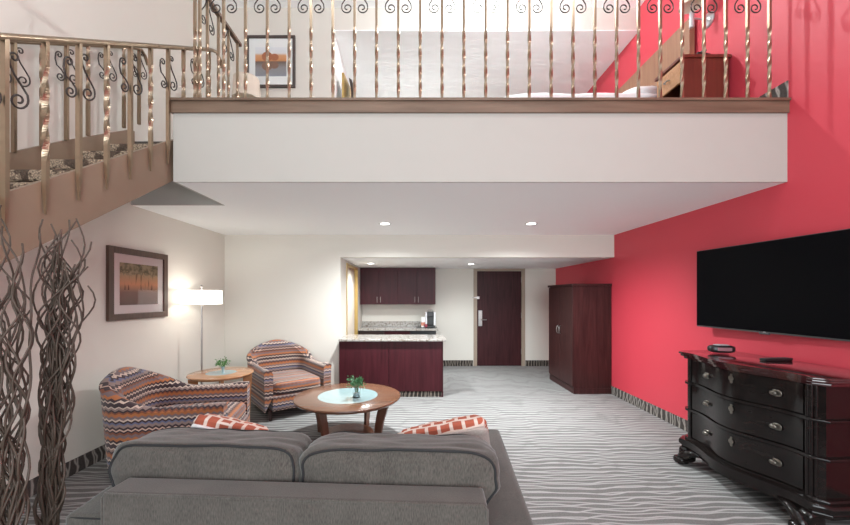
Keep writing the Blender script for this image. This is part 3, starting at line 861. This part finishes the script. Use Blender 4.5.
for z0, z1, zk in ((.742, .935, .84), (.502, .708, .607), (.245, .468, .36)):
    dd = curved(-.44, .44, z0, z1, .002).build('drawer', M['black'], dre, smooth=35)
    for x in (-.245, .285):
        y = fcurve(x) - .002
        kb = MB().soft(.040, .006, .024, 3, 8, (x, y, zk)).soft(.024, .012, .016, 2.2, 8, (x, y - .022, zk)).rod((x, y, zk), (x, y - .02, zk), .008)
        kb.build('knob', M['antique'], dd, smooth=True)
    y = fcurve(.035) - .003
    MB().lathe([(.012, 0), (.014, .003), (0, .004)], n=16).lathe([(.006, -.004), (.006, .002)], (0, .018), 10).lathe([(.007, -.004), (.007, .002)], (0, -.018), 10).xf(Matrix.Translation((.035, y, zk + .045)) @ Matrix.Rotation(R(90), 4, 'X') @ Matrix.Scale(1.5, 4)).build('keyhole', M['antique'], dd, smooth=40)
for s_ in (-1, 1):
    for z0, z1 in ((.738, .943), (.497, .713), (.237, .473)):
        mb = MB()
        for j in range(4):
            t = (j + .5) / 4
            x = s_ * (.455 + .066 * t); yy = fcurve(.455 * s_) + (.055 * t * t) + .001
            mb.rod((x, yy, z0), (x, yy, z1), .0115, 10)
        mb.build('pilaster', M['black'], dre, smooth=50)
# feet: front scroll feet and plain back feet
for s_ in (-1, 1):
    mb = MB()
    cx = s_ * .48
    mb.tube([(cx - s_ * .16, FY + .0, .135), (cx - s_ * .08, FY - .01, .12), (cx - s_ * .02, FY - .02, .085), (cx + s_ * .0, FY - .025, .05), (cx, FY - .03, .04)], [.018, .028, .042, .045, .04], 12)
    mb.soft(.055, .05, .034, 3, 8, (cx + s_ * .005, FY - .035, .034)).soft(.045, .06, .07, 4, 8, (cx + s_ * .01, FY + .03, .08))
    mb.build('foot', M['black'], dre, smooth=True)
    MB().box(cx - .04, cx + .04, .16, .235, 0, .14, .01).build('foot', M['black'], dre)

ac = empty('alarm_clock', (2.735, 3.26, 1.003), R(-12), 'rounded black alarm clock at the far end of the dresser top', 'clock')
MB().soft(.10, .055, .035, 3.2, 10, (0, 0, .036)).build('casing', M['plastic'], ac, smooth=True)
MB().box(-.055, .055, -.056, -.050, .022, .052, .003).build('display', plain('clock_display', (.30, .14, .16), .15), ac)
MB().soft(.06, .03, .006, 3, 8, (0, .0, .070)).build('snooze_bar', M['silver'], ac, smooth=True)
rm = empty('remote_control', (2.83, 2.86, 1.003), R(8), 'long black remote control lying on the dresser top under the television', 'remote control')
MB().box(-.125, .125, -.025, .025, 0, .022, .007).build('casing', M['plastic'], rm, smooth=40)
mb = MB()
for i in range(8):
    for j in range(3):
        mb.box(-.105 + i * .026, -.092 + i * .026, -.018 + j * .013, -.009 + j * .013, .021, .0235)
mb.build('keypad', M['bezel'], rm)

# ------------------------------------------------------------------ armchairs
def armchair(label, loc, rz):
    """local: faces -y; width along x"""
    e = empty('armchair', loc, rz, label, 'armchair', 'zigzag armchairs')
    # U path, from left front round the back to right front
    hw, yf, yb, rc = .375, -.44, .46, .21
    path = []
    for i in range(13): path.append((-hw, yf + (yb - rc - yf) * i / 12))
    for i in range(1, 10):
        a = pi - (pi / 2) * i / 9; path.append((-hw + rc + rc * cos(a), yb - rc + rc * sin(a)))
    for i in range(1, 6): path.append((-hw + rc + (2 * hw - 2 * rc) * i / 6, yb))
    for i in range(0, 10):
        a = pi / 2 - (pi / 2) * i / 9; path.append((hw - rc + rc * cos(a), yb - rc + rc * sin(a)))
    for i in range(1, 13): path.append((hw, yb - rc + (yf - yb + rc) * i / 12))
    n = len(path)
    L = [0]
    for a, b in zip(path, path[1:]): L.append(L[-1] + math.dist(a, b))
    tot = L[-1]
    mb = MB(); bm = mb.bm; uv = bm.loops.layers.uv.new('UVMap')
    rows = []
    for i, (x, y) in enumerate(path):
        a = path[max(0, i - 1)]; b = path[min(n - 1, i + 1)]
        t = Vector((b[0] - a[0], b[1] - a[1])).normalized(); nr = Vector((-t.y, t.x))     # outward (path runs clockwise)
        c = abs(L[i] / tot - .5) * 2                        # 0 back centre .. 1 front
        u_ = cos(pi / 2 * min(1, c / .56)) ** 1.6
        zt = .610 + .265 * u_ + (.012 if c > .9 else 0)
        th = .052 + .010 * u_
        lean = .05 * u_                                     # back rakes outward with height
        sec = []
        zb_ = .12
        for s in range(9):
            z = zb_ + (zt - .05 - zb_) * s / 8; h = (z - zb_) / (zt - zb_)
            sec.append((th * .8 + lean * h + .012 * h, z))
        for s in range(1, 8):
            a_ = pi * s / 8; sec.append((th * cos(a_) + lean + .010, zt - .05 + .05 * sin(a_)))
        for s in range(8):
            z = zt - .05 - (zt - .05 - .30) * s / 7; h = (z - zb_) / (zt - zb_)
            sec.append((-th + lean * h * .6, z))
        row = []
        v = 0
        for s, (o, z) in enumerate(sec):
            p = bm.verts.new((x + nr.x * o, y + nr.y * o, z))
            if s: v += math.dist(sec[s], sec[s - 1])
            row.append((p, v))
        rows.append(row)
    for i in range(n - 1):
        for s in range(len(rows[0]) - 1):
            q = ((i, s), (i + 1, s), (i + 1, s + 1), (i, s + 1))
            f = bm.faces.new([rows[a][b][0] for a, b in q])
            for l, (a, b) in zip(f.loops, q): l[uv].uv = (L[a], rows[a][b][0].co.z + (.03 if b > 12 else 0))
    for r_, fl in ((rows[0], 1), (rows[-1], 0)):
        vs = [p for p, _ in r_]
        f = bm.faces.new(vs if fl else vs[::-1])
        for l in f.loops: l[uv].uv = (l.vert.co.x, l.vert.co.z)
    mb.build('shell', M['zig'], e, smooth=50)
    for s_ in (-1, 1):
        r_ = rows[0] if s_ < 0 else rows[-1]
    MB().box(-.330, .330, -.45, .36, .12, .30, .015).build('seat_base', M['zig'], e, boxuv=True, smooth=40)
    MB().soft(.315, .385, .080, 7, 12, (0, -.07, .375), .006, 2).build('seat_cushion', M['zig'], e, smooth=True, boxuv=True)
    for s_ in (-1, 1):
        for y in (-.40, .36):
            MB().lathe([(.016, 0), (.028, .13)], (s_ * .345 if y < 0 else s_ * .30, y), 4).build('leg', M['espresso'], e)
    return e
armchair('zigzag-striped armchair seen from its side between the sofa and the left wall', (-2.09, 3.34, 0), R(101))
armchair('zigzag-striped armchair facing the room between side table and kitchen island', (-1.72, 4.93, 0), R(38))

# ------------------------------------------------------------------ tables
def bent_leg(mb_n, r0, r1, z0, z1, ang, parent, wdt=.10, th=.03):
    mb = MB(); rows = []
    n = 12
    for i in range(n + 1):
        t = i / n; z = z0 + (z1 - z0) * t
        r = r0 + (r1 - r0) * (t ** 1.8)
        w_ = wdt * (.75 + .5 * t)
        rows.append([mb.bm.verts.new(p) for p in ((r - w_ * .5, -th / 2, z), (r + w_ * .5, -th / 2, z), (r + w_ * .5, th / 2, z), (r - w_ * .5, th / 2, z))])
    for a, b in zip(rows, rows[1:]):
        for i in range(4): j = (i + 1) % 4; mb.bm.faces.new((a[i], a[j], b[j], b[i]))
    mb.bm.faces.new(rows[0][::-1]); mb.bm.faces.new(rows[-1])
    mb.xf(Matrix.Rotation(ang, 4, 'Z'))
    mb.build('leg', M['tleg'] if parent.name.startswith('coffee') else M['sidewood'], parent, smooth=40)
def round_table(name, loc, r, h, rg, m, label, ang0, base_r, base_z, cat, lw):
    e = empty(name, loc, 0, label, cat)
    MB().lathe([(rg, h - .006), (r - .008, h - .0), (r, h - .010), (r - .012, h - .036), (rg, h - .036)], n=72)
    mb = MB()
    prof = [(rg, h - .034), (r - .02, h - .034), (r, h - .012), (r - .004, h - .002), (r - .010, h), (rg, h)]
    rings = []
    nn = 72
    for rr, z in prof: rings.append([mb.bm.verts.new((rr * cos(2 * pi * i / nn), rr * sin(2 * pi * i / nn), z)) for i in range(nn)])
    for a, b in zip(rings, rings[1:] + rings[:1]):
        for i in range(nn): j = (i + 1) % nn; mb.bm.faces.new((a[i], a[j], b[j], b[i]))
    mb.build('tabletop', m, e, smooth=35)
    MB().lathe([(0, h - .012), (rg - .001, h - .012), (rg - .001, h - .001), (0, h - .001)], n=64).build('glass_insert', M['frost'], e, smooth=35)
    for i in range(4): bent_leg(None, base_r * 1.35, r * .80, base_z * 0, h - .035, ang0 + i * pi / 2, e, lw)
    MB().lathe([(0, base_z), (base_r, base_z), (base_r + .01, base_z + .01), (base_r, base_z + .025), (0, base_z + .025)], n=48).build('lower_shelf', M['tleg'] if m is M['table'] else m, e, smooth=40)
    return e
ctab = round_table('coffee_table', (-.715, 3.90, 0), .56, .45, .315, M['table'], 'large round walnut coffee table with a round glass inlay between the armchairs and the sofa', R(65), .27, .03, 'table', .085)
stab = round_table('side_table', (-2.23, 4.20, 0), .345, .63, .16, M['sidewood'], 'smaller round honey wood side table with a glass inlay beside the floor lamp', R(30), .20, .15, 'table', .08)

def plant(loc, label, s, m, seed, glassy):
    random.seed(seed)
    e = empty('potted_plant', loc, 0, label, 'plant', 'table plants')
    h = .085 * s; r = .036 * s
    if glassy:
        MB().lathe([(r * .9, 0), (r, h), (r * .93, h), (r * .83, .006), (0, .006)], n=24).build('vase', M['glass'], e, smooth=40)
        MB().lathe([(0, .008), (r * .78, .008), (r * .8, h * .45), (0, h * .45)], n=20).build('pebbles', M['frost'], e, smooth=40)
    else:
        MB().lathe([(r * .7, 0), (r * .5, .01), (r * .45, h * .5), (r * .75, h), (r * .68, h), (r * .36, h * .5), (0, .02)], n=24).build('vase', M['frost'], e, smooth=40)
    ms = MB(); ml = MB()
    for i in range(26):
        a = random.uniform(0, 2 * pi); rr = r * random.uniform(.4, 2.0) * (1.2 if not glassy else 1); hz = h + random.uniform(.02, .085) * s
        tip = Vector((rr * cos(a), rr * sin(a), hz))
        ms.tube([(r * .3 * cos(a), r * .3 * sin(a), h * .5), (r * .5 * cos(a), r * .5 * sin(a), h + .01), tip], .0012 * s, 4)
        for j in range(9):
            d_ = Vector((random.gauss(0, 1), random.gauss(0, 1), random.gauss(.25, .7))).normalized()
            sd = d_.cross(Vector((random.random(), random.random(), random.random()))).normalized()
            base = tip + Vector((random.gauss(0, .010), random.gauss(0, .010), random.gauss(-.004, .012))) * s
            ln = random.uniform(.016, .028) * s; wd_ = ln * .36
            up = d_.cross(sd) * wd_ * .3
            vs = [ml.bm.verts.new(p) for p in (base, base + d_ * ln * .5 + sd * wd_ + up, base + d_ * ln, base + d_ * ln * .5 - sd * wd_ + up)]
            ml.bm.faces.new(vs)
    ms.build('stems', m, e); ml.build('foliage', m, e)
    return e
plant((-.615, 3.84, .449), 'small leafy plant in a clear glass vase on the coffee table inlay', 1.2, M['leafb'], 3, True)
plant((-2.21, 4.20, .629), 'small bright green plant in a pale footed pot on the side table', .85, M['leaf'], 8, False)

# ------------------------------------------------------------------ floor lamp
fl = empty('floor_lamp', (-2.63, 4.5, 0), 0, 'lit floor lamp with a wide white drum shade in the left corner', 'lamp')
MB().lathe([(.13, 0), (.13, .012), (.02, .022), (0, .022)]).build('base', M['nickel'], fl, smooth=40)
MB().rod((0, 0, .02), (0, 0, 1.62), .010, 14).build('pole', M['nickel'], fl, smooth=50)
MB().lathe([(.225, 1.410), (.225, 1.580), (.221, 1.580), (.221, 1.410)], n=48, closed=True).build('lamp_shade', M['shade'], fl, smooth=40)
MB().lathe([(.006, 1.60), (.014, 1.62), (.010, 1.635), (0, 1.65)], n=12).rod((-.222, 0, 1.57), (.222, 0, 1.57), .003, 6).rod((0, -.222, 1.57), (0, .222, 1.57), .003, 6).build('finial', M['nickel'], fl, smooth=True)

# ------------------------------------------------------------------ sofa
so = empty('sofa', (-.475, 1.335, 0), R(-3.2), 'grey upholstered two-seat sofa with piped cushions, seen from behind', 'sofa')
MB().box(-.71, .735, 0, .13, .10, .768, .018, 4).build('back_frame', M['sofa'], so, smooth=40)
MB().box(-.71, .71, .13, .95, .10, .30, .012).build('seat_base', M['sofa'], so, smooth=40)
pr = MB()
pr.tube([(-.707, .004, .10), (-.707, .004, .750), (-.695, .004, .763), (.720, .004, .763), (.732, .004, .750), (.732, .004, .10)], .0055, 6)
pr.build('back_piping', M['sofa'], so, smooth=True)
for s_ in (-1, 1):
    xi, xo = (.737, .945) if s_ > 0 else (-.712, -.99)
    x0_, x1_ = min(xi, xo), max(xi, xo)
    mb = MB()
    v = [(.12, .10), (1.0, .10), (1.0, .685), (.12, .600)]
    mb.extr(v, 'X', x0_, x1_)
    bmesh.ops.bevel(mb.bm, geom=mb.bm.edges[:], offset=.028, segments=4, affect='EDGES', profile=.6)
    a = mb.build('arm', M['sofa'], so, smooth=40)
    pts = []
    loop = [(x0_ + .01, .128), (x1_ - .01, .128), (x1_ - .008, .99), (x0_ + .008, .99)]
    lp = []
    for i in range(4):
        p, q = loop[i], loop[(i + 1) % 4]
        for j in range(6):
            t = (j + .5) / 6; yy = p[1] + (q[1] - p[1]) * t
            lp.append((p[0] + (q[0] - p[0]) * t, yy, .600 + .0966 * (yy - .12) - .012))
    MB().tube(lp, .006, 6, closed=True).build('piping', M['piping'], a, smooth=True)
for s_ in (-1, 1):
    cx = s_ * .398
    c_ = MB().soft(.416, .125, .185, 7, 24, (0, 0, 0), .010, 4 + s_)
    def tap(x, z):
        t = max(0, min(1, (.045 - z) / .11)); t = t * t * (3 - 2 * t)
        return x * (1 - .17 * t) if x * s_ > 0 else x
    for v_ in c_.bm.verts: v_.co.x = tap(v_.co.x, v_.co.z)
    c_ = c_.build('back_cushion', M['sofa'], so, smooth=True)
    c_.location = (s_ * .411 - .014, .262, .700); c_.rotation_euler = (R(-4), 0, 0)
    for yy in (-.108, .108):
        pts = []
        for i in range(110):
            a = 2 * pi * i / 110; x = cos(a); z = sin(a); kk = 7
            f = 1 / ((abs(x) ** kk + abs(z) ** kk) ** (1 / kk)); f *= (1 - (abs(yy) / .125) ** 7) ** (1 / 7)
            x *= f; z *= f; y_ = yy / .125
            wv = noise.noise(Vector((x * 3 + 4 + s_, y_ * 3, z * 4 + 4 + s_))) * .010
            pts.append((tap(x * .419 + x * wv, z * .188), yy + y_ * wv, z * .188 + z * wv))
        MB().tube(pts, .0055, 6, closed=True).build('piping', M['piping'], c_, smooth=True)
    sc_ = MB().soft(.352, .33, .085, 7, 12, (s_ * .353, .64, .375), .008, 9 + s_).build('seat_cushion', M['sofa'], so, smooth=True)
for s_ in (-1, 1):
    for y in (.08, .90):
        MB().lathe([(.018, 0), (.028, .105)], (s_ * (.64 if y < .5 else .84), y), 12).build('leg', M['espresso'], so)

def pillow(name, loc, rot, a, c, m, label, t=.075, back=None):
    e = empty(name, loc, 0, label, 'pillow'); e.rotation_euler = rot
    MB().soft(a, t, c, 9, 14, (0, 0, 0), .006, 3, pinch=.92).build('cover', m, e, smooth=True)
    if back:
        MB().soft(a * .985, t * .55, c * .985, 9, 14, (0, -t * .5, 0), 0, 3, pinch=.92).build('back_cover', back, e, smooth=True)
    return e
pillow('throw_pillow', (.155, 1.95, .735), (R(50), R(-13), R(-4)), .24, .19, M['coral'], 'coral and cream brick-pattern throw pillow behind the right sofa cushion', back=M['taupe'])
pillow('throw_pillow', (-.965, 1.98, .725), (R(46), R(14), R(2)), .20, .20, M['coral'], 'coral and white brick-pattern throw pillow behind the left sofa cushion', back=M['white'])

# ------------------------------------------------------------------ tall twisted branches in floor vases
def branches(loc, label, n, seed, spread, hmax, lean):
    random.seed(seed)
    e = empty('branch_arrangement', loc, 0, label, 'branches')
    MB().lathe([(.055, 0), (.07, .02), (.078, .22), (.066, .38), (.062, .42), (.057, .42), (.060, .38), (.072, .22), (.06, .03), (0, .03)], n=32).build('vase', M['plastic'], e, smooth=50)
    for i in range(n):
        a = random.uniform(0, 2 * pi); rb = random.uniform(0, .045)
        top = Vector((random.gauss(lean, spread), random.gauss(0, spread * .7), hmax * random.uniform(.82, 1.0)))
        ph1, ph2 = random.uniform(0, 6.3), random.uniform(0, 6.3)
        f1, f2 = random.uniform(3.4, 5.2), random.uniform(3.4, 5.2)
        am = random.uniform(.012, .030)
        pts = []; rr = []
        for j in range(49):
            t = j / 48
            e_ = t ** 1.35
            waist = 1 - .25 * sin(pi * min(1, t * 1.2))
            x = (rb * cos(a)) * waist * (1 - t) + top.x * e_ + am * (.4 + t) * sin(f1 * 2 * pi * t + ph1)
            y = (rb * sin(a)) * waist * (1 - t) + top.y * e_ + am * (.4 + t) * sin(f2 * 2 * pi * t + ph2)
            pts.append((x * (1 if t > .1 else 1), y, .04 + (top.z - .04) * t)); rr.append(.0064 * (1 - .5 * t))
        # keep inside the vase neck
        for j in range(12):
            x, y, z = pts[j]
            d_ = math.hypot(x, y)
            if d_ > .05: pts[j] = (x * .05 / d_, y * .05 / d_, z)
        MB().tube(pts, rr, 6).build('branch', M['twig'], e, smooth=True)
    return e
branches((-1.635, 1.62, 0), 'dense bundle of tall dark twisted branches nearest the sofa, at the left', 38, 5, .042, 1.86, .07)
branches((-1.56, 1.42, 0), 'looser bundle of tall dark twisted branches at the left edge of the room', 22, 11, .06, 1.86, -.05)
